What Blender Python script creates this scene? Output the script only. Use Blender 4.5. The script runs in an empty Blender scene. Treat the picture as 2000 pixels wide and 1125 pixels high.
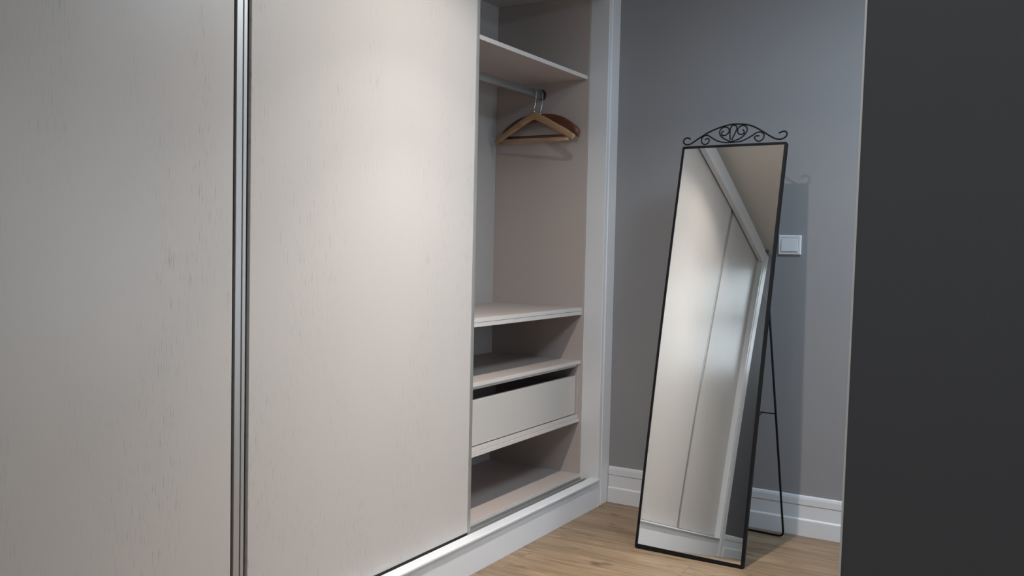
import bpy, bmesh, math, random
from mathutils import Vector, Matrix
random.seed(7)
S = bpy.context.scene
COL = S.collection

# ------------------------------------------------------------------ camera
cam_data = bpy.data.cameras.new('camera')
cam = bpy.data.objects.new('camera', cam_data); COL.objects.link(cam)
cam_data.sensor_fit = 'HORIZONTAL'; cam_data.sensor_width = 36.0
cam_data.lens = 1793.4 * 36.0 / 2000.0
cam_data.clip_start = 0.02
r_ = Vector((0.858842, 0.511801, 0.021223)); d_ = Vector((0.041517, -0.028255, -0.998738)); f_ = Vector((-0.510556, 0.858639, -0.045515))
m = Matrix((( r_.x, -d_.x, -f_.x, 1.63431), (r_.y, -d_.y, -f_.y, -3.60467), (r_.z, -d_.z, -f_.z, 1.09443), (0, 0, 0, 1)))
cam.matrix_world = m
S.camera = cam

# ------------------------------------------------------------------ world, lights, exposure
S.view_settings.view_transform = 'Standard'; S.view_settings.look = 'None'
S.view_settings.gamma = 1.0; S.view_settings.use_curve_mapping = False
S.view_settings.exposure = 0.0
wd = bpy.data.worlds.new('sky'); S.world = wd; wd.use_nodes = True
wd.node_tree.nodes['Background'].inputs[0].default_value = (0.62, 0.74, 0.95, 1)
wd.node_tree.nodes['Background'].inputs[1].default_value = 0.12

def area(name, loc, rot, sx, sy, power, col, spread=math.pi):
    l = bpy.data.lights.new(name, 'AREA'); l.shape = 'RECTANGLE'; l.size = sx; l.size_y = sy
    l.energy = power; l.color = col; l.spread = spread
    o = bpy.data.objects.new(name, l); COL.objects.link(o); o.location = loc; o.rotation_euler = rot
    return o
def spot(name, loc, power, col, size, blend, rad):
    l = bpy.data.lights.new(name, 'SPOT'); l.energy = power; l.color = col
    l.spot_size = size; l.spot_blend = blend; l.shadow_soft_size = rad
    o = bpy.data.objects.new(name, l); COL.objects.link(o); o.location = loc
    return o
WIN_Y = -4.55
area('window_daylight', (0.75, WIN_Y - 0.18, 2.21), (math.radians(90), 0, 0), 0.94, 1.14, 15, (0.80, 0.92, 1.0))
XS = 2.40              # side wall of the dressing area, with a window
W2Y0, W2Y1, W2Z0, W2Z1 = -1.25, -0.12, 0.45, 1.60
area('side_window_daylight', (XS + 0.22, (W2Y0 + W2Y1)/2, (W2Z0 + W2Z1)/2), (0, math.radians(90), 0), W2Z1 - W2Z0 + 0.1, W2Y1 - W2Y0 + 0.1, 21, (0.80, 0.90, 1.0))
area('added_cool_fill', (1.40, -1.00, 2.268), (0, 0, 0), 0.5, 0.5, 18, (0.66, 0.84, 1.0))  # added bluish fill from above, no known lamp there
area('added_rear_fill', (2.30, -3.90, 2.930), (0, 0, 0), 0.5, 0.5, 16, (0.98, 0.98, 0.94))  # added neutral fill for the rear room, not a known fixture
BEAM = ((0.0, 0.0), (0.2, 0.004), (0.4, 0.022), (0.55, 0.115), (0.68, 0.158), (0.80, 0.287), (0.90, 0.56), (1.0, 0.95))   # cos of the angle off axis, relative intensity
LAMP = (0.61, -1.44, 2.270)
lamp = spot('downlight_beam', LAMP, 40 * 1.04, (1.0, 0.90, 0.815), math.radians(170), 0.25, 0.022)
# photometric profile of the reflector lamp: strong beam core, weaker spill
lamp.data.use_nodes = True
_nt = lamp.data.node_tree; _em = _nt.nodes['Emission']
_tc = _nt.nodes.new('ShaderNodeTexCoord'); _sp = _nt.nodes.new('ShaderNodeSeparateXYZ'); _ab = _nt.nodes.new('ShaderNodeMath'); _ab.operation = 'ABSOLUTE'
_cv = _nt.nodes.new('ShaderNodeFloatCurve')
_nt.links.new(_tc.outputs['Normal'], _sp.inputs[0]); _nt.links.new(_sp.outputs['Z'], _ab.inputs[0]); _nt.links.new(_ab.outputs[0], _cv.inputs['Value'])
_mu = _nt.nodes.new('ShaderNodeMath'); _mu.operation = 'MULTIPLY'; _mu.inputs[1].default_value = 6.4
_nt.links.new(_cv.outputs[0], _mu.inputs[0]); _nt.links.new(_mu.outputs[0], _em.inputs['Strength'])
_c = _cv.mapping.curves[0]
for i, (a, b) in enumerate(BEAM):
    if i < len(_c.points) and i == 0: _c.points[0].location = (a, b)
    elif i == len(BEAM) - 1: _c.points[-1].location = (a, b)
    else: _c.points.new(a, b)
for q in _c.points: q.handle_type = 'VECTOR'
_cv.mapping.update()

# ------------------------------------------------------------------ materials
def srgb(c):
    c = c / 255.0
    return c / 12.92 if c <= 0.04045 else ((c + 0.055) / 1.055) ** 2.4
def mat(name, col, rough=0.5, metal=0.0, bump=0.0, scale=200.0, spec=0.5, coat=0.0):
    M = bpy.data.materials.new(name); M.use_nodes = True
    nt = M.node_tree; b = nt.nodes['Principled BSDF']
    b.inputs['Roughness'].default_value = rough; b.inputs['Metallic'].default_value = metal
    b.inputs['Specular IOR Level'].default_value = spec; b.inputs['Coat Weight'].default_value = coat
    tc = nt.nodes.new('ShaderNodeTexCoord')
    n = nt.nodes.new('ShaderNodeTexNoise'); n.inputs['Scale'].default_value = scale; n.inputs['Detail'].default_value = 4
    nt.links.new(tc.outputs['Object'], n.inputs['Vector'])
    mx = nt.nodes.new('ShaderNodeMix'); mx.data_type = 'RGBA'
    c = col; k = 0.96
    mx.inputs['A'].default_value = (c[0]*k, c[1]*k, c[2]*k, 1); mx.inputs['B'].default_value = (c[0], c[1], c[2], 1)
    nt.links.new(n.outputs['Fac'], mx.inputs['Factor']); nt.links.new(mx.outputs['Result'], b.inputs['Base Color'])
    if bump:
        bp = nt.nodes.new('ShaderNodeBump'); bp.inputs['Strength'].default_value = bump; bp.inputs['Distance'].default_value = 0.001
        nt.links.new(n.outputs['Fac'], bp.inputs['Height']); nt.links.new(bp.outputs['Normal'], b.inputs['Normal'])
    return M
def door_mat():
    M = bpy.data.materials.new('off_white_embossed_lacquer'); M.use_nodes = True
    nt = M.node_tree; b = nt.nodes['Principled BSDF']; L = nt.links.new
    b.inputs['Roughness'].default_value = 0.32; b.inputs['Specular IOR Level'].default_value = 0.36
    tc = nt.nodes.new('ShaderNodeTexCoord')
    mp = nt.nodes.new('ShaderNodeMapping'); mp.inputs['Scale'].default_value = (1, 330, 20)
    L(tc.outputs['Object'], mp.inputs['Vector'])
    n = nt.nodes.new('ShaderNodeTexNoise'); n.inputs['Scale'].default_value = 1.0; n.inputs['Detail'].default_value = 5; n.inputs['Roughness'].default_value = 0.6
    L(mp.outputs['Vector'], n.inputs['Vector'])
    cr = nt.nodes.new('ShaderNodeMapRange'); cr.inputs['From Min'].default_value = 0.57; cr.inputs['From Max'].default_value = 0.68
    L(n.outputs['Fac'], cr.inputs['Value'])
    mp2 = nt.nodes.new('ShaderNodeMapping'); mp2.inputs['Scale'].default_value = (1, 7, 1.6)
    L(tc.outputs['Object'], mp2.inputs['Vector'])
    n2 = nt.nodes.new('ShaderNodeTexNoise'); n2.inputs['Scale'].default_value = 1.0; n2.inputs['Detail'].default_value = 2
    L(mp2.outputs['Vector'], n2.inputs['Vector'])
    cr2 = nt.nodes.new('ShaderNodeMapRange'); cr2.inputs['From Min'].default_value = 0.42; cr2.inputs['From Max'].default_value = 0.60
    L(n2.outputs['Fac'], cr2.inputs['Value'])
    mu = nt.nodes.new('ShaderNodeMath'); mu.operation = 'MULTIPLY'
    L(cr.outputs['Result'], mu.inputs[0]); L(cr2.outputs['Result'], mu.inputs[1])
    mx = nt.nodes.new('ShaderNodeMix'); mx.data_type = 'RGBA'
    mx.inputs['A'].default_value = (0.52, 0.495, 0.475, 1); mx.inputs['B'].default_value = (0.37, 0.36, 0.345, 1)
    L(mu.outputs[0], mx.inputs['Factor']); L(mx.outputs['Result'], b.inputs['Base Color'])
    bp = nt.nodes.new('ShaderNodeBump'); bp.inputs['Strength'].default_value = 0.35; bp.inputs['Distance'].default_value = 0.0006; bp.invert = True
    L(mu.outputs[0], bp.inputs['Height']); L(bp.outputs['Normal'], b.inputs['Normal'])
    return M
def wood_mat(name, ca, cb, cc, axis='x', rough=0.5, fine=1.0, per_obj=True):
    M = bpy.data.materials.new(name); M.use_nodes = True
    nt = M.node_tree; b = nt.nodes['Principled BSDF']; L = nt.links.new
    b.inputs['Roughness'].default_value = rough
    tc = nt.nodes.new('ShaderNodeTexCoord')
    oi = nt.nodes.new('ShaderNodeObjectInfo')
    add = nt.nodes.new('ShaderNodeVectorMath'); add.operation = 'ADD'
    mul = nt.nodes.new('ShaderNodeVectorMath'); mul.operation = 'SCALE'; mul.inputs['Scale'].default_value = 37.0
    cmb = nt.nodes.new('ShaderNodeCombineXYZ')
    for s in ('X', 'Y', 'Z'): L(oi.outputs['Random'], cmb.inputs[s])
    L(cmb.outputs[0], mul.inputs[0]); L(tc.outputs['Object'], add.inputs[0]); L(mul.outputs[0], add.inputs[1])
    def stretched(lo, hi, detail, dist=0.0):
        mp = nt.nodes.new('ShaderNodeMapping')
        sc = {'x': (lo, hi, hi), 'y': (hi, lo, hi), 'z': (hi, hi, lo)}[axis]
        mp.inputs['Scale'].default_value = [q * fine for q in sc]
        L(add.outputs[0], mp.inputs['Vector'])
        n = nt.nodes.new('ShaderNodeTexNoise'); n.inputs['Scale'].default_value = 1; n.inputs['Detail'].default_value = detail
        n.inputs['Distortion'].default_value = dist
        L(mp.outputs['Vector'], n.inputs['Vector']); return n
    a = stretched(2.2, 26, 5, 1.2); bb = stretched(4.0, 170, 4); k = stretched(9, 30, 2, 0.6)
    mx = nt.nodes.new('ShaderNodeMix'); mx.data_type = 'RGBA'
    mx.inputs['A'].default_value = (*ca, 1); mx.inputs['B'].default_value = (*cb, 1)
    mr = nt.nodes.new('ShaderNodeMapRange'); mr.inputs['From Min'].default_value = 0.3; mr.inputs['From Max'].default_value = 0.7
    L(a.outputs['Fac'], mr.inputs['Value']); L(mr.outputs['Result'], mx.inputs['Factor'])
    mx2 = nt.nodes.new('ShaderNodeMix'); mx2.data_type = 'RGBA'; mx2.inputs['B'].default_value = (*cc, 1)
    mr2 = nt.nodes.new('ShaderNodeMapRange'); mr2.inputs['From Min'].default_value = 0.52; mr2.inputs['From Max'].default_value = 0.8; mr2.inputs['To Max'].default_value = 0.5
    L(bb.outputs['Fac'], mr2.inputs['Value']); L(mx.outputs['Result'], mx2.inputs['A']); L(mr2.outputs['Result'], mx2.inputs['Factor'])
    mx3 = nt.nodes.new('ShaderNodeMix'); mx3.data_type = 'RGBA'; mx3.inputs['B'].default_value = (cc[0]*.55, cc[1]*.5, cc[2]*.45, 1)
    mr3 = nt.nodes.new('ShaderNodeMapRange'); mr3.inputs['From Min'].default_value = 0.60; mr3.inputs['From Max'].default_value = 0.76; mr3.inputs['To Max'].default_value = 0.7
    L(k.outputs['Fac'], mr3.inputs['Value']); L(mx2.outputs['Result'], mx3.inputs['A']); L(mr3.outputs['Result'], mx3.inputs['Factor'])
    L(mx3.outputs['Result'], b.inputs['Base Color'])
    bp = nt.nodes.new('ShaderNodeBump'); bp.inputs['Strength'].default_value = 0.12; bp.inputs['Distance'].default_value = 0.0005
    L(bb.outputs['Fac'], bp.inputs['Height']); L(bp.outputs['Normal'], b.inputs['Normal'])
    return M
WALL = mat('grey_blue_wall_paint', (0.276, 0.276, 0.289), 0.75, bump=0.15, scale=350, spec=0.25)
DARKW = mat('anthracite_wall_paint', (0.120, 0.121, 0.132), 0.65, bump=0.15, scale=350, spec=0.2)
CEIL = mat('ceiling_paint', (0.68, 0.65, 0.60), 0.8, bump=0.1, scale=300, spec=0.2)
TRIM = mat('white_trim_paint', (0.69, 0.715, 0.75), 0.38, bump=0.05, scale=120)
CASE = mat('white_casing_lacquer', (0.72, 0.725, 0.74), 0.35, bump=0.04, scale=150)
MELA = mat('beige_melamine', (0.47, 0.41, 0.38), 0.5, bump=0.12, scale=260)
EDGE = mat('pale_edge_banding', (0.61, 0.585, 0.56), 0.42, bump=0.05, scale=200)
BACKP = mat('pale_grey_back_board', (0.42, 0.40, 0.385), 0.55, bump=0.05, scale=200)
ALU = mat('satin_aluminium', (0.49, 0.485, 0.475), 0.42, metal=0.7, bump=0.05, scale=400)
ALUD = mat('dark_track_recess', (0.16, 0.165, 0.17), 0.5, metal=0.5)
GASK_SHADE = mat('dark_gasket_and_gap_shade', (0.045, 0.045, 0.045), 0.6)  # door gaskets, and the shade painted into the gap below the doors
BLACK = mat('black_powder_coated_steel', (0.004, 0.004, 0.005), 0.6, bump=0.05, scale=700, spec=0.22)
CHROME = mat('polished_chrome', (0.75, 0.75, 0.76), 0.12, metal=1.0)
RODM = mat('satin_grey_oval_tube', (0.40, 0.41, 0.42), 0.35, metal=0.55)
BEAD = mat('pale_corner_bead', (0.90, 0.89, 0.86), 0.4)
PLAST = mat('white_plastic', (0.74, 0.76, 0.79), 0.25)
DOORM = door_mat()
FLOORM = wood_mat('oak_laminate', (0.33, 0.235, 0.145), (0.165, 0.108, 0.062), (0.085, 0.054, 0.030), 'x', 0.42)
BEECH = wood_mat('beech_wood', (0.48, 0.30, 0.165), (0.42, 0.25, 0.13), (0.32, 0.18, 0.09), 'x', 0.4, 2.0)
CHERRY = wood_mat('reddish_brown_wood', (0.15, 0.050, 0.024), (0.11, 0.035, 0.017), (0.07, 0.022, 0.012), 'x', 0.35, 2.0)
MIRR = mat('silvered_mirror_glass', (0.93, 0.945, 0.935), 0.0, metal=1.0)
nt = MIRR.node_tree
SUB = mat('screed_under_floor', (0.12, 0.09, 0.06), 0.9)
LENS = bpy.data.materials.new('lit_lamp_lens'); LENS.use_nodes = True
LENS.node_tree.nodes['Principled BSDF'].inputs['Emission Color'].default_value = (1, 0.93, 0.84, 1)
LENS.node_tree.nodes['Principled BSDF'].inputs['Emission Strength'].default_value = 6.0
PANE = bpy.data.materials.new('clear_window_glass'); PANE.use_nodes = True
_n = PANE.node_tree; _n.nodes.clear()
_o = _n.nodes.new('ShaderNodeOutputMaterial'); _t = _n.nodes.new('ShaderNodeBsdfTransparent'); _g = _n.nodes.new('ShaderNodeBsdfGlossy'); _g.inputs['Roughness'].default_value = 0.0
_m = _n.nodes.new('ShaderNodeMixShader'); _m.inputs[0].default_value = 0.06
_n.links.new(_t.outputs[0], _m.inputs[1]); _n.links.new(_g.outputs[0], _m.inputs[2]); _n.links.new(_m.outputs[0], _o.inputs[0])

# ------------------------------------------------------------------ helpers
def empty(name, loc, label, cat, group=None):
    o = bpy.data.objects.new(name, None); COL.objects.link(o); o.location = loc; o.empty_display_size = 0.05
    o['label'] = label; o['category'] = cat
    if group: o['group'] = group
    return o
def world_loc(o):
    v = Vector((0, 0, 0))
    while o is not None: v += o.location; o = o.parent
    return v
def link(name, bm, material, parent=None, bevel=0.0, smooth=False, label=None, origin=None):
    """mesh built in world space; re-based on its own origin"""
    me = bpy.data.meshes.new(name)
    bmesh.ops.recalc_face_normals(bm, faces=bm.faces)
    if origin is None:
        xs = [v.co for v in bm.verts]
        origin = Vector((sum(c.x for c in xs)/len(xs), sum(c.y for c in xs)/len(xs), min(c.z for c in xs)))
    origin = Vector(origin)
    bmesh.ops.translate(bm, verts=bm.verts, vec=-origin)
    bm.to_mesh(me); bm.free()
    me.materials.append(material)
    if smooth:
        for p in me.polygons: p.use_smooth = True
    o = bpy.data.objects.new(name, me); COL.objects.link(o)
    if parent is not None:
        o.parent = parent; o.location = origin - world_loc(parent)
    else: o.location = origin
    if bevel:
        b = o.modifiers.new('bevel', 'BEVEL'); b.width = bevel; b.segments = 2; b.limit_method = 'ANGLE'
    if label: o['label'] = label
    return o
def add_box(bm, x0, x1, y0, y1, z0, z1):
    v = [bm.verts.new((x, y, z)) for z in (z0, z1) for x, y in ((x0, y0), (x1, y0), (x1, y1), (x0, y1))]
    for f in ((0, 3, 2, 1), (4, 5, 6, 7), (0, 1, 5, 4), (1, 2, 6, 5), (2, 3, 7, 6), (3, 0, 4, 7)): bm.faces.new([v[i] for i in f])
def box(name, x0, x1, y0, y1, z0, z1, material, parent=None, bevel=0.0012, label=None):
    bm = bmesh.new(); add_box(bm, x0, x1, y0, y1, z0, z1)
    return link(name, bm, material, parent, bevel, label=label)
def add_prism(bm, pts, axis, a0, a1):
    """pts: 2D profile; axis 'x': pts are (y,z); 'y': (x,z); 'z': (x,y)"""
    def P(p, a): return {'x': (a, p[0], p[1]), 'y': (p[0], a, p[1]), 'z': (p[0], p[1], a)}[axis]
    A = [bm.verts.new(P(p, a0)) for p in pts]; B = [bm.verts.new(P(p, a1)) for p in pts]
    n = len(pts)
    bm.faces.new(A); bm.faces.new(B[::-1])
    for i in range(n): bm.faces.new((A[i], A[(i+1) % n], B[(i+1) % n], B[i]))
def prism(name, pts, axis, a0, a1, material, parent=None, bevel=0.0, label=None):
    bm = bmesh.new(); add_prism(bm, pts, axis, a0, a1)
    return link(name, bm, material, parent, bevel, label=label)
def catmull(pts, n=6, closed=False):
    out = []; P = [Vector(p) for p in pts]; N = len(P)
    for i in range(N - 1):
        p0 = P[i-1] if i > 0 else P[0]*2 - P[1]; p1 = P[i]; p2 = P[i+1]; p3 = P[i+2] if i + 2 < N else P[-1]*2 - P[-2]
        for k in range(n):
            t = k / n
            out.append(0.5*((2*p1) + (p2-p0)*t + (2*p0-5*p1+4*p2-p3)*t*t + (3*p1-p0-3*p2+p3)*t**3))
    out.append(P[-1]); return out
def add_tube(bm, pts, r, seg=10, flat=(1, 1), up=None):
    P = [Vector(p) for p in pts]; rings = []
    t0 = (P[1]-P[0]).normalized()
    nrm = Vector(up) if up else (Vector((0, 0, 1)) if abs(t0.z) < 0.9 else Vector((1, 0, 0)))
    nrm = (nrm - t0*nrm.dot(t0)).normalized()
    rr = r if isinstance(r, (list, tuple)) else [r]*len(P)
    for i, p in enumerate(P):
        t = (P[min(i+1, len(P)-1)] - P[max(i-1, 0)]).normalized()
        nrm = (nrm - t*nrm.dot(t)).normalized(); b = t.cross(nrm)
        rings.append([bm.verts.new(p + (nrm*math.cos(a)*flat[0] + b*math.sin(a)*flat[1])*rr[i]) for a in [2*math.pi*k/seg for k in range(seg)]])
    for A, B in zip(rings, rings[1:]):
        for k in range(seg): bm.faces.new((A[k], A[(k+1) % seg], B[(k+1) % seg], B[k]))
    bm.faces.new(rings[0][::-1]); bm.faces.new(rings[-1])
def structure(o): o['kind'] = 'structure'; return o

# ------------------------------------------------------------------ dimensions of the wardrobe run
CW = 0.112            # casing width
Y_R = -CW             # right edge of the opening
Y_L = -2.90           # left edge of the opening
Y_END = -3.05         # outer edge of the left casing
CEIL_Z = 2.285
XW = 1.376            # corner of the dressing corridor
YW = -2.205

# ------------------------------------------------------------------ the room
# floor with planks
fl = structure(box('floor', -0.06, 3.5, -4.7, 0.1, -0.06, -0.0125, SUB, bevel=0))
pw = 0.192; L = 1.28
meshes = {}
row = 0; y = 0.0
while y > -4.62:
    y1 = y; y0 = max(y - pw, -4.62)
    x = -0.02 - (0.37 + 0.53*row) % L if row else -0.75
    while x < 3.4:
        xa = max(x, -0.02); xb = min(x + L, 3.4 if y0 < YW else XS)
        if xb - xa > 0.03:
            if True:
                bm = bmesh.new(); add_box(bm, xa + 0.00025, xb - 0.00025, y0 + 0.00025, y1 - 0.00025, -0.012, 0.0)
                link('plank', bm, FLOORM, fl, bevel=0.0005)
        x += L
    y -= pw; row += 1

structure(box('wall_back', -0.6, XS + 0.1, 0.0, 0.12, 0.0, 3.03, WALL, bevel=0))
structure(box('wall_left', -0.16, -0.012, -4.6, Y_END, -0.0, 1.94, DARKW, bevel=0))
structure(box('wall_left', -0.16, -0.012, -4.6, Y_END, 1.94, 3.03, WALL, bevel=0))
# thick wall whose dark end faces the camera; its free corner leans a touch, as in the photograph
bm = bmesh.new()
def xe(z): return XW + 0.0085*(z - 0.62)
v = []
for z in (0.0, 3.03):
    for (xx, yy) in ((xe(z), YW), (3.42, YW), (3.42, YW + 0.09), (xe(z), YW + 0.09)): v.append(bm.verts.new((xx, yy, z)))
for f in ((0, 3, 2, 1), (4, 5, 6, 7), (0, 1, 5, 4), (1, 2, 6, 5), (2, 3, 7, 6), (3, 0, 4, 7)): bm.faces.new([v[i] for i in f])
structure(link('wall_right', bm, DARKW))
bm = bmesh.new()
v = []
for z in (0.0, CEIL_Z):
    e = xe(z)
    for (xx, yy) in ((e - 0.0022, YW - 0.0015), (e + 0.0006, YW - 0.0015), (e + 0.0006, YW + 0.010), (e - 0.0022, YW + 0.010)): v.append(bm.verts.new((xx, yy, z)))
for f in ((0, 3, 2, 1), (4, 5, 6, 7), (0, 1, 5, 4), (1, 2, 6, 5), (2, 3, 7, 6), (3, 0, 4, 7)): bm.faces.new([v[i] for i in f])
structure(link('trim_1', bm, BEAD))
# room behind the camera
bm = bmesh.new()
add_box(bm, XS, XS + 0.1, YW + 0.09, W2Y0, 0, 3.03); add_box(bm, 3.40, 3.5, -4.7, YW, 0, 3.03); add_box(bm, XS, XS + 0.1, W2Y1, 0.1, 0, 3.03)
add_box(bm, XS, XS + 0.1, W2Y0, W2Y1, 0, W2Z0); add_box(bm, XS, XS + 0.1, W2Y0, W2Y1, W2Z1, 3.03)
structure(link('wall_side', bm, WALL))
w2 = bpy.data.objects.new('window_2', None); COL.objects.link(w2); w2.location = (XS + 0.05, -0.7, W2Z0); structure(w2)
bm = bmesh.new()
for a in ((W2Y0, W2Y0 + 0.05, W2Z0, W2Z1), (W2Y1 - 0.05, W2Y1, W2Z0, W2Z1), (W2Y0, W2Y1, W2Z0, W2Z0 + 0.05), (W2Y0, W2Y1, W2Z1 - 0.05, W2Z1)):
    add_box(bm, XS + 0.02, XS + 0.08, a[0], a[1], a[2], a[3])
link('window_frame', bm, TRIM, w2)
box('pane', XS + 0.048, XS + 0.052, W2Y0 + 0.05, W2Y1 - 0.05, W2Z0 + 0.05, W2Z1 - 0.05, PANE, w2, bevel=0)
WX0, WX1, WZ0, WZ1 = 0.28, 1.22, 1.64, 2.78
bm = bmesh.new()
add_box(bm, -0.16, WX0, WIN_Y - 0.10, WIN_Y, 0, 3.03); add_box(bm, WX1, 3.45, WIN_Y - 0.10, WIN_Y, 0, 3.03)
add_box(bm, WX0, WX1, WIN_Y - 0.10, WIN_Y, 0, WZ0); add_box(bm, WX0, WX1, WIN_Y - 0.10, WIN_Y, WZ1, 3.03)
structure(link('wall_front', bm, WALL))
w1 = bpy.data.objects.new('window_1', None); COL.objects.link(w1); w1.location = (0.8, WIN_Y - 0.05, WZ0); structure(w1)
bm = bmesh.new()
for a in ((WX0, WX0 + 0.05, WZ0, WZ1), (WX1 - 0.05, WX1, WZ0, WZ1), (WX0, WX1, WZ0, WZ0 + 0.05), (WX0, WX1, WZ1 - 0.05, WZ1), (WX0, WX1, 2.17, 2.26)):
    add_box(bm, a[0], a[1], WIN_Y - 0.08, WIN_Y - 0.02, a[2], a[3])
link('window_frame', bm, TRIM, w1)
box('pane', WX0 + 0.05, WX1 - 0.05, WIN_Y - 0.052, WIN_Y - 0.048, WZ0 + 0.05, 2.17, PANE, w1, bevel=0)
box('pane', WX0 + 0.05, WX1 - 0.05, WIN_Y - 0.052, WIN_Y - 0.048, 2.26, WZ1 - 0.05, PANE, w1, bevel=0)
# ceilings: lowered over the dressing corridor
bm = bmesh.new()
add_box(bm, -0.65, XS + 0.1, YW, 0.12, CEIL_Z, 2.34); add_box(bm, -0.65, XW + 0.05, -3.5, YW, CEIL_Z, 2.34)
add_box(bm, -0.16, 3.5, -4.7, -3.5, 2.95, 3.03); add_box(bm, XW + 0.05, 3.5, -3.5, YW, 2.95, 3.03)
add_box(bm, -0.16, XW + 0.05, -3.5, -3.48, 2.34, 3.03)
structure(link('ceiling', bm, CEIL))

# baseboards: stepped moulded profile (distance from wall, height)
PROF = [(0, 0), (0.0150, 0), (0.0150, 0.062), (0.0140, 0.067), (0.0100, 0.070), (0.0095, 0.124), (0.0098, 0.1265), (0.0125, 0.129), (0.0125, 0.132), (0.0085, 0.135), (0.0085, 0.150), (0.0065, 0.1550), (0, 0.1560)]
PROF = [(0, 0), (0.0140, 0), (0.0140, 0.060), (0.0135, 0.063), (0.0085, 0.068), (0.0080, 0.112), (0.0080, 0.118), (0.0105, 0.121), (0.0105, 0.126), (0.0105, 0.144), (0.0085, 0.153), (0, 0.1560)]
structure(prism('baseboard_back', [(-a, b) for a, b in PROF], 'x', 0.0002, XS, TRIM, bevel=0.0006))
structure(prism('baseboard_left', [(-0.012 + a, b) for a, b in PROF], 'y', -4.55, Y_END, TRIM, bevel=0.0006))

# ------------------------------------------------------------------ wardrobe
WR = empty('wardrobe', (-0.3, -1.35, 0.0), 'built-in off-white sliding-door wardrobe, its right bay standing open', 'wardrobe')
# casings (profile in x,y, raised inner bead then a shallow groove)
cas = [(-0.002, 0.0), (-0.002, -0.0745), (-0.0050, -0.0785), (-0.0050, -0.0900), (-0.0015, -0.0960), (0.0, -0.0990), (0.0, -0.1105), (-0.0015, -0.112), (-0.030, -0.112), (-0.0862, -0.112), (-0.0862, -0.100), (-0.030, 0.0)]
prism('casing', cas, 'z', 0.0, 2.222, CASE, WR, bevel=0.0005, label='white right casing against the grey wall')
prism('casing', [(x, Y_END - (yy + 0.0)) for x, yy in [(a, b*1.33) for a, b in cas]], 'z', 0.0, 2.222, CASE, WR, bevel=0.0005)
# header and its recessed shadow strip
box('header', -0.0340, 0.002, Y_L, Y_R, 2.125, 2.222, CASE, WR)
box('top_track', -0.0840, -0.0345, Y_L, Y_R, 2.1410, 2.222, ALUD, WR)
box('header_filler', -0.0862, -0.045, Y_END, -0.0005, 2.2222, CEIL_Z - 0.0005, CASE, WR)
# plinth, sill and track
box('plinth', -0.05, -0.0012, Y_L, Y_R - 0.0002, 0.0, 0.1112, TRIM, WR, bevel=0.0005)
prism('sill', [(-0.034, 0.1114), (0.0060, 0.1114), (0.0072, 0.1130), (0.0080, 0.1150), (0.0080, 0.1200), (0.0060, 0.1220), (-0.034, 0.1220)], 'y', Y_L, Y_R, TRIM, WR, bevel=0.0004)
tr = [(-0.0345, 0.100), (-0.0345, 0.1200), (-0.0362, 0.1200), (-0.0362, 0.1060), (-0.0430, 0.1060), (-0.0430, 0.1120), (-0.0480, 0.1120), (-0.0480, 0.1060), (-0.0570, 0.1060), (-0.0570, 0.1180), (-0.0600, 0.1180), (-0.0600, 0.1060),
      (-0.0680, 0.1060), (-0.0680, 0.1120), (-0.0730, 0.1120), (-0.0730, 0.1060), (-0.0815, 0.1060), (-0.0815, 0.1190), (-0.0835, 0.1190), (-0.0835, 0.100)]
prism('bottom_track', tr, 'y', Y_L, Y_R, ALU, WR, label='grey aluminium sliding track')
# carcass
XF, XB = -0.0875, -0.540
box('side_panel', XB, XF, Y_R - 0.002, Y_R + 0.018, 0.10, 2.145, MELA, WR)
box('side_panel', XB, XF, -1.140, -1.120, 0.10, 2.145, MELA, WR)
box('side_panel', XB, XF, Y_L - 0.02, Y_L, 0.10, 2.145, MELA, WR)
box('back_panel', XB - 0.012, XB, Y_L - 0.02, Y_R + 0.018, 0.0, 2.165, BACKP, WR, bevel=0)
box('top_panel', XB, XF, Y_L - 0.02, Y_R + 0.018, 2.1452, 2.165, MELA, WR)
def board(name, x0, x1, y0, y1, z0, z1, label=None):
    """board with a slightly proud pale edge band (sub-part)"""
    o = box(name, x0, x1 - 0.0010, y0, y1, z0, z1, MELA, WR, bevel=0.0004, label=label)
    bm = bmesh.new(); add_box(bm, x1 - 0.0009, x1, y0, y1, z0, z1)
    link('edge_band', bm, EDGE, o, bevel=0.0003)
    return o
YA, YB = -1.1195, Y_R - 0.0022
board('bottom_board', XB, -0.0850, YA, YB, 0.112, 0.1305)
board('shelf', XB, -0.0950, YA, YB, 1.7985, 1.8140)
board('shelf', XB, -0.0950, YA, YB, 0.8265, 0.8415)
board('shelf', XB, -0.0955, YA, YB, 0.8105, 0.8252)
board('shelf', XB, -0.0950, YA, YB, 0.6020, 0.6160)
board('shelf', XB, -0.1060, YA, YB - 0.0125, 0.5900, 0.6015)
board('shelf', XB, -0.1010, YA, YB, 0.3700, 0.3850)
board('shelf', XB, -0.0950, YA, YB, 0.3545, 0.3690)
box('drawer_side_frame', XB, -0.1000, YB - 0.0120, YB - 0.0003, 0.3852, 0.6015, MELA, WR)
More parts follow.
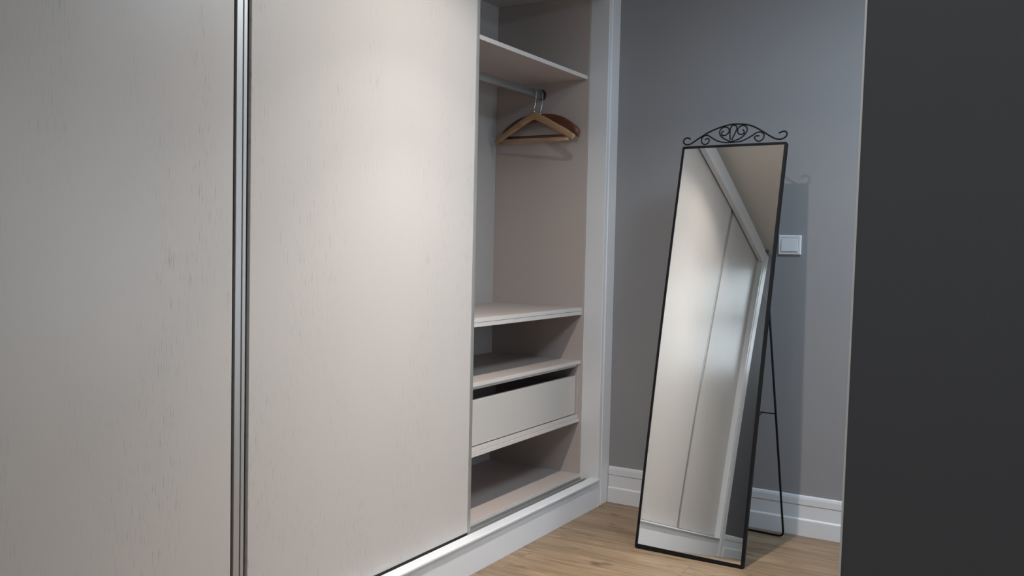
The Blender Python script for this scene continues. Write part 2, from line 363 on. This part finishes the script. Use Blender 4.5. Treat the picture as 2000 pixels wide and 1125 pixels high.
# closed-off lower carcass of the far bay, seen through nothing but needed to stop light
# drawer: front, box
yd0, yd1 = -1.105, YB - 0.0150
D = box('drawer', -0.1270, -0.1090, yd0, yd1, 0.3885, 0.5500, mat('pale_drawer_front', (0.55, 0.525, 0.50), 0.42, bump=0.06, scale=260), WR, bevel=0.0008, label='plain pale drawer front')
bm = bmesh.new()
add_box(bm, -0.50, -0.1272, yd0 + 0.02, yd0 + 0.034, 0.395, 0.515); add_box(bm, -0.50, -0.1272, yd1 - 0.034, yd1 - 0.02, 0.395, 0.515)
add_box(bm, -0.50, -0.486, yd0 + 0.034, yd1 - 0.034, 0.395, 0.515); add_box(bm, -0.486, -0.1272, yd0 + 0.034, yd1 - 0.034, 0.395, 0.403)
link('drawer_box', bm, MELA, D)
# hanging rod with its end bracket
bm = bmesh.new(); add_tube(bm, [(-0.305, -1.1195, 1.744), (-0.305, YB - 0.001, 1.744)], 0.0085, 20, flat=(1.9, 1.0), up=(0, 0, 1))
rod = link('hanging_rod', bm, RODM, WR, smooth=True, label='grey oval hanging rod')
bm = bmesh.new()
add_prism(bm, [(-0.305 + 0.015*math.cos(a), 1.746 + 0.023*math.sin(a)) for a in [2*math.pi*k/20 for k in range(20)]], 'y', YB - 0.011, YB - 0.0003)
link('rod_bracket', bm, mat('dark_steel_bracket', (0.10, 0.10, 0.105), 0.35, metal=0.8), rod)
# sliding doors
XD = -0.042
def sliding_door(y0, y1, left_profile, right_profile, label):
    d = box('sliding_door', XD - 0.018, XD, y0, y1, 0.1262, 2.140, DOORM, WR, bevel=0.0012, label=label)
    box('gap_shade_strip', XD - 0.017, XD - 0.004, y0 + 0.002, y1 - 0.002, 0.1125, 0.1260, GASK_SHADE, d, bevel=0)  # dark strip added to deepen the shade in the gap below the door
    return d
d2 = sliding_door(-2.0250, -1.0460, 0, 0, 'large off-white sliding door beside the open bay')
prism('edge_profile', [(XD - 0.030, -1.0458), (XD + 0.0012, -1.0458), (XD + 0.0012, -1.0300), (XD - 0.006, -1.0300), (XD - 0.006, -1.0275), (XD - 0.028, -1.0275), (XD - 0.030, -1.0290)], 'z', 0.1085, 2.140, ALU, d2, bevel=0.0006, label='satin aluminium edge profile')
# left edge of that door: pale return, dark groove, aluminium strip
box('edge_profile', XD - 0.026, XD - 0.004, -2.0445, -2.0340, 0.1085, 2.140, ALU, d2, bevel=0.0008, label='satin aluminium edge profile')
box('gasket', XD - 0.024, XD - 0.010, -2.0338, -2.0252, 0.128, 2.140, GASK_SHADE, d2, bevel=0)
d1 = sliding_door(Y_L - 0.004, -2.0790, 0, 0, 'off-white sliding door left of the aluminium strips')
box('gasket', XD - 0.024, XD - 0.012, -2.0788, -2.0665, 0.112, 2.140, GASK_SHADE, d1, bevel=0)
box('edge_profile', XD - 0.026, XD - 0.004, -2.0663, -2.0480, 0.1085, 2.140, ALU, d1, bevel=0.0008, label='satin aluminium edge profile')
box('gasket', XD - 0.024, XD - 0.014, -2.0478, -2.0447, 0.112, 2.140, GASK_SHADE, d1, bevel=0)

# ------------------------------------------------------------------ hangers
def sweep(bm, path, sec):
    """rings: sec(i,t)->list of offset points in world"""
    rings = [[bm.verts.new(q) for q in sec(i)] for i in range(len(path))]
    n = len(rings[0])
    for A, B in zip(rings, rings[1:]):
        for k in range(n): bm.faces.new((A[k], A[(k+1) % n], B[(k+1) % n], B[k]))
    bm.faces.new(rings[0][::-1]); bm.faces.new(rings[-1])
def hanger(name, label, centre, ang, half, neck, tipz, wood, arch, thick_mid, thick_end, h_mid, h_end, curve, barz, bar_r, hookside=1):
    c = Vector(centre); ux = Vector((math.cos(ang), math.sin(ang), 0)); uy = Vector((-math.sin(ang), math.cos(ang), 0)); uz = Vector((0, 0, 1))
    H = empty(name, (c.x, c.y, tipz), label, 'clothes hanger')
    bm = bmesh.new(); N = 40; path = []
    for i in range(N + 1):
        s = -1 + 2*i/N; a = abs(s)
        z = tipz + (neck - tipz)*(1 - a**arch)
        path.append((s, z))
    def sec(i):
        s, z = path[i]; a = abs(s)
        th = thick_mid + (thick_end - thick_mid)*a**1.5; hh = h_mid + (h_end - h_mid)*a**0.8
        if a > 0.93:
            k = math.sqrt(max(0.0, 1 - ((a - 0.93)/0.07)**2)); th *= 0.35 + 0.65*k; hh *= 0.3 + 0.7*k
        base = c + ux*(s*half) + uz*(z - c.z) + uy*(-curve*a*a)
        sx = s*0.0
        return [base + uy*(th/2*math.copysign(abs(math.cos(t))**0.6, math.cos(t))) + uz*(hh/2*math.copysign(abs(math.sin(t))**0.6, math.sin(t)) - hh/2) for t in [2*math.pi*k/14 for k in range(14)]]
    sweep(bm, path, sec)
    body = link('shoulder_bar', bm, wood, H, smooth=True)
    # trouser bar
    bm = bmesh.new(); e = 0.86
    add_tube(bm, [c + ux*(-half*e) + uz*(barz - c.z) + uy*(-curve*e*e), c + ux*(-half*e*.5) + uz*(barz - c.z) - uy*(curve*.3), c + ux*(half*e*.5) + uz*(barz - c.z) - uy*(curve*.3), c + ux*(half*e) + uz*(barz - c.z) + uy*(-curve*e*e)], bar_r, 12)
    link('trouser_bar', bm, wood, H, smooth=True)
    # hook over the rod (rod centre x=-0.305, z=1.744; the tube is 17 mm wide, 32 mm high)
    rx = -0.305; ztop = 1.744 + 0.0162 + 0.0022
    bx = c.x; pts = [(bx, neck - 0.012), (bx, neck + 0.012), (bx + 0.002, neck + 0.022), (rx + 0.012, neck + 0.036)]
    pts += [(rx + 0.0150, 1.735), (rx + 0.0140, 1.750), (rx + 0.008, ztop - 0.002), (rx, ztop), (rx - 0.010, ztop - 0.003), (rx - 0.0165, 1.748), (rx - 0.0185, 1.736)]
    P = catmull([(a, c.y, z) for a, z in pts], 6)
    bm = bmesh.new(); add_tube(bm, P, 0.0020, 10, up=(0, 1, 0))
    link('hook', bm, CHROME, H, smooth=True, label='chrome hook')
    bm = bmesh.new(); add_tube(bm, [(bx, c.y, neck - 0.002), (bx, c.y, neck + 0.005)], 0.0045, 12)
    link('collar', bm, CHROME, H, smooth=True)
    return H
hanger('clothes_hanger', 'pale beech wooden hanger with chrome hook, in front on the rod', (-0.2985, -0.2025, 1.67), math.radians(-9.0), 0.215, 1.664, 1.556, BEECH, 1.12, 0.014, 0.012, 0.033, 0.028, 0.0, 1.539, 0.0062)
hanger('clothes_hanger', 'reddish-brown curved wooden hanger hanging behind the pale beech one', (-0.2985, -0.146, 1.67), math.radians(-1), 0.190, 1.662, 1.588, CHERRY, 2.6, 0.014, 0.034, 0.034, 0.042, 0.000, 1.566, 0.0060)

# ------------------------------------------------------------------ standing mirror
O = Vector((0.34207, -0.51248, -0.00334 + 0.0)); UX = Vector((0.99942712, -0.03039689, -0.01488142)); UP = Vector((0.02010684, 0.17958757, 0.98353649)); NN = Vector((-0.02722393, -0.98327226, 0.18009588))
MW, MH = 0.3976, 1.5269
BL = O + Vector((0, 0.005, 0.004)); BR = O + UX*MW + Vector((0.003, -0.005, 0.0)); BR.z = 0.0005; BL.z = 0.0008
TL = O + UP*(MH - 0.0054); TR = O + UX*MW + UP*(MH + 0.0054)
MR = empty('standing_mirror', (0.55, -0.42, 0.0), 'tall narrow black-framed standing mirror with scrolled wrought crest, tilted back', 'mirror')
FW, FD = 0.0092, 0.018
n_c = MH
# the whole mirror bows forward a few millimetres in the middle, as its reflection shows
GC0 = O + UX*MW/2 + UP*MH/2
def gsurf(u, h, off=0.0):
    q = -0.0013 - 0.0251*u - 0.0099*h - 0.0401*h*h/2 - 0.086*u*u/2 + 0.0093*u*h
    return GC0 + UX*u + UP*h + NN*(q - off)
def fmap(l, k):            # (0..1, 0..1) over the frame's outer rectangle -> plane coordinates
    P = (BL*(1-l) + BR*l)*(1-k) + (TL*(1-l) + TR*l)*k
    return (P - GC0).dot(UX), (P - GC0).dot(UP)
def outline(ins, r, off):
    ib = ins*1.7          # the bottom rail is the widest
    C = [(ins, ib), (MW - ins, ib), (MW - ins, MH - ins), (ins, MH - ins)]; out = []
    for i in range(4):
        p = Vector(C[i]); a = (Vector(C[i-1]) - p).normalized(); nx = Vector(C[(i+1) % 4]); b = (nx - p).normalized()
        for k in range(5):
            t = k/4; out.append((p + a*r)*(1-t)**2 + p*2*t*(1-t) + (p + b*r)*t*t)
        m_ = 24 if i % 2 else 6
        e0 = p + b*r; e1 = nx - b*r
        for k in range(1, m_): out.append(e0.lerp(e1, k/m_))
    return [gsurf(*fmap(q.x/MW, q.y/MH), off) for q in out]
bm = bmesh.new()
V = [[bm.verts.new(p) for p in ring] for ring in (outline(0.0, 0.007, -0.0028), outline(0.0, 0.007, FD), outline(FW, 0.0015, FD), outline(FW, 0.0015, -0.0028))]
n = len(V[0])
for a in range(4):
    A, B = V[a], V[(a+1) % 4]
    for i in range(n): bm.faces.new((A[i], A[(i+1) % n], B[(i+1) % n], B[i]))
link('frame', bm, BLACK, MR, bevel=0.0012)
bm = bmesh.new(); nu, nh = 10, 44; l0 = 0.004/MW; k0 = 0.004/MH
grid = [[bm.verts.new(gsurf(*fmap(l0 + (1 - 2*l0)*i/nu, k0 + (1 - 2*k0)*j/nh))) for i in range(nu + 1)] for j in range(nh + 1)]
for j in range(nh):
    for i in range(nu): bm.faces.new((grid[j][i], grid[j][i+1], grid[j+1][i+1], grid[j+1][i]))
link('mirror_glass', bm, MIRR, MR, smooth=True, label='tall rectangular mirror glass')
bm = bmesh.new(); 
for off in (0.006, 0.010): 
    A = [bm.verts.new(p) for p in outline(FW*0.5, 0.002, off)]
    if off == 0.006: A0 = A; bm.faces.new(A)
    else: bm.faces.new(A[::-1])
for i in range(n): bm.faces.new((A0[i], A0[(i+1) % n], A[(i+1) % n], A[i]))
link('backing_board', bm, BLACK, MR)
# crest scrolls, drawn in the plane of the mirror
k = 2.17e-4; kv = 2.13e-4
def cr(pts, n=6):
    out = []
    for X, Y in pts:
        u = (X - 20)/1830.0; base = 580 - 100*u
        out.append(TL + (TR - TL)*u + UP*((base - Y)*kv) - NN*0.010)
    return catmull(out, n)
main = [(165,450),(120,430),(68,437),(38,485),(55,530),(110,553),(175,540),(240,495),(350,415),(500,320),(680,240),(850,192),(980,180),(1150,193),(1300,240),(1450,325),(1600,415),(1680,448),(1760,455),(1830,420),(1855,370),(1835,330),(1790,318),(1715,350)]
lowl = [(435,458),(480,440),(512,472),(495,525),(430,548),(378,510),(372,440),(415,390),(480,385),(560,430),(650,480),(760,507),(880,512),(1050,498),(1150,460),(1250,400),(1340,338),(1420,332),(1468,380),(1455,450),(1400,492),(1345,475),(1308,430),(1330,398),(1390,395)]
heart = [(755,300),(718,345),(745,385),(805,375),(850,325),(845,268),(800,236),(740,240),(692,285),(688,355),(740,420),(830,470),(905,492),(1040,450),(1120,385),(1165,310),(1155,240),(1100,208),(1040,222),(1002,275),(1008,330),(1050,368),(1105,358),(1122,325),(1090,278)]
tear = [(885,465),(868,300),(882,228),(930,200),(978,228),(978,290),(915,465)]
bm = bmesh.new(); add_tube(bm, cr(main), 0.0030, 8, up=tuple(NN)); crest = link('crest', bm, BLACK, MR, smooth=True, label='arched bar of the crest ending in hooks')
for c in (lowl, heart, tear):
    bm = bmesh.new(); add_tube(bm, cr(c), 0.0026, 8, up=tuple(NN)); link('scroll', bm, BLACK, crest, smooth=True)
# rear stand: bent steel hoop hinged behind the frame
def on_frame(u, h): return BL + (BR - BL)*u + ((TL + (TR - TL)*u) - (BL + (BR - BL)*u)).normalized()*h
tR = on_frame(0.985, 0.93) - NN*(FD + 0.005); tL = on_frame(0.03, 0.93) - NN*(FD + 0.005)
fR = Vector((0.770, -0.075, 0.0045)); fL = Vector((0.335, -0.043, 0.0045))
def mixv(a, b, t): return a*(1-t) + b*t
hoop = [tR, mixv(tR, fR, 0.5), mixv(tR, fR, 0.955)]
c1 = fR; p0 = mixv(tR, fR, 0.975); p2 = mixv(fR, fL, 0.05)
for t in (0.0, 0.2, 0.4, 0.6, 0.8, 1.0): hoop.append(p0*(1-t)**2 + c1*2*t*(1-t) + p2*t*t)
hoop.append(mixv(fR, fL, 0.5)); p0 = mixv(fR, fL, 0.95); p2 = mixv(fL, tL, 0.025)
for t in (0.0, 0.2, 0.4, 0.6, 0.8, 1.0): hoop.append(p0*(1-t)**2 + fL*2*t*(1-t) + p2*t*t)
hoop += [mixv(fL, tL, 0.045), mixv(fL, tL, 0.5), tL]
bm = bmesh.new(); add_tube(bm, hoop, 0.0040, 10, up=(0, 1, 0.2)); leg = link('rear_stand', bm, BLACK, MR, smooth=True)
tc_ = 0.455
cR_ = mixv(tR, fR, tc_); cL_ = mixv(tL, fL, tc_)
bm = bmesh.new(); add_tube(bm, [cR_, cL_], 0.0024, 8); link('crossbar', bm, BLACK, leg, smooth=True)
for u in (0.93, 0.08):
    bm = bmesh.new(); q = cR_ if u > 0.5 else cL_
    s = mixv(cR_, cL_, 0.12) if u > 0.5 else mixv(cR_, cL_, 0.88)
    add_tube(bm, [s, on_frame(u, 0.505) - NN*(FD + 0.002)], 0.0018, 8); link('brace', bm, BLACK, MR, smooth=True)

# ------------------------------------------------------------------ light switch
bm = bmesh.new()
sx0, sx1, sz0, sz1 = 0.6945, 0.7815, 1.0845, 1.1600
def ring(ins, y): return [bm.verts.new(q) for q in ((sx0+ins, y, sz0+ins), (sx1-ins, y, sz0+ins), (sx1-ins, y, sz1-ins), (sx0+ins, y, sz1-ins))]
R = [ring(0, -0.0005), ring(0, -0.006), ring(0.0022, -0.0092), ring(0.0095, -0.0095), ring(0.0115, -0.0070)]
for A, B in zip(R, R[1:]):
    for i in range(4): bm.faces.new((A[i], A[(i+1) % 4], B[(i+1) % 4], B[i]))
bm.faces.new(R[0][::-1]); bm.faces.new(R[-1])
sw = link('light_switch', bm, PLAST, bevel=0.0005)
sw['label'] = 'square white light switch on the grey wall, right of the mirror'; sw['category'] = 'light switch'
bm = bmesh.new()
v = [bm.verts.new(q) for q in ((sx0+.0118, -.0072, sz0+.0118), (sx1-.0118, -.0072, sz0+.0118), (sx1-.0118, -.0072, sz1-.0118), (sx0+.0118, -.0072, sz1-.0118),
                               (sx0+.0125, -.0135, sz0+.0125), (sx1-.0125, -.0135, sz0+.0125), (sx1-.0125, -.0100, sz1-.0125), (sx0+.0125, -.0100, sz1-.0125))]
for f in ((0, 3, 2, 1), (4, 5, 6, 7), (0, 1, 5, 4), (1, 2, 6, 5), (2, 3, 7, 6), (3, 0, 4, 7)): bm.faces.new([v[i] for i in f])
link('rocker', bm, PLAST, sw, bevel=0.0008)

# ------------------------------------------------------------------ recessed ceiling lamp
CL = bpy.data.objects.new('ceiling_downlight', None); COL.objects.link(CL); CL.location = (LAMP[0], LAMP[1], CEIL_Z); structure(CL)
bm = bmesh.new()
N = 32; prof = [(r, CEIL_Z + q) for r, q in ((0.030, -0.001), (0.045, -0.001), (0.045, -0.004), (0.042, -0.0055), (0.033, -0.0055), (0.030, -0.004))]
rings = [[bm.verts.new((LAMP[0] + r*math.cos(2*math.pi*k/N), LAMP[1] + r*math.sin(2*math.pi*k/N), z)) for k in range(N)] for r, z in prof]
for i in range(len(rings)):
    A, B = rings[i], rings[(i+1) % len(rings)]
    for q in range(N): bm.faces.new((A[q], A[(q+1) % N], B[(q+1) % N], B[q]))
link('ring', bm, PLAST, CL, smooth=False)
bm = bmesh.new(); add_prism(bm, [(LAMP[0] + 0.0299*math.cos(2*math.pi*k/N), LAMP[1] + 0.0299*math.sin(2*math.pi*k/N)) for k in range(N)], 'z', CEIL_Z - 0.0035, CEIL_Z - 0.0005)
link('lens', bm, LENS, CL)

# frames around the two added fill lights, unseen, over the dressing area and the room behind the camera
for nm, px, py, pz in (('added_fill_frame_1', 1.40, -1.00, CEIL_Z), ('added_fill_frame_2', 2.30, -3.90, 2.95)):
    bm = bmesh.new()
    for a in ((-.28, .28, -.28, -.255), (-.28, .28, .255, .28), (-.28, -.255, -.255, .255), (.255, .28, -.255, .255)):
        add_box(bm, px + a[0], px + a[1], py + a[2], py + a[3], pz - 0.018, pz - 0.0005)
    structure(link(nm, bm, PLAST))
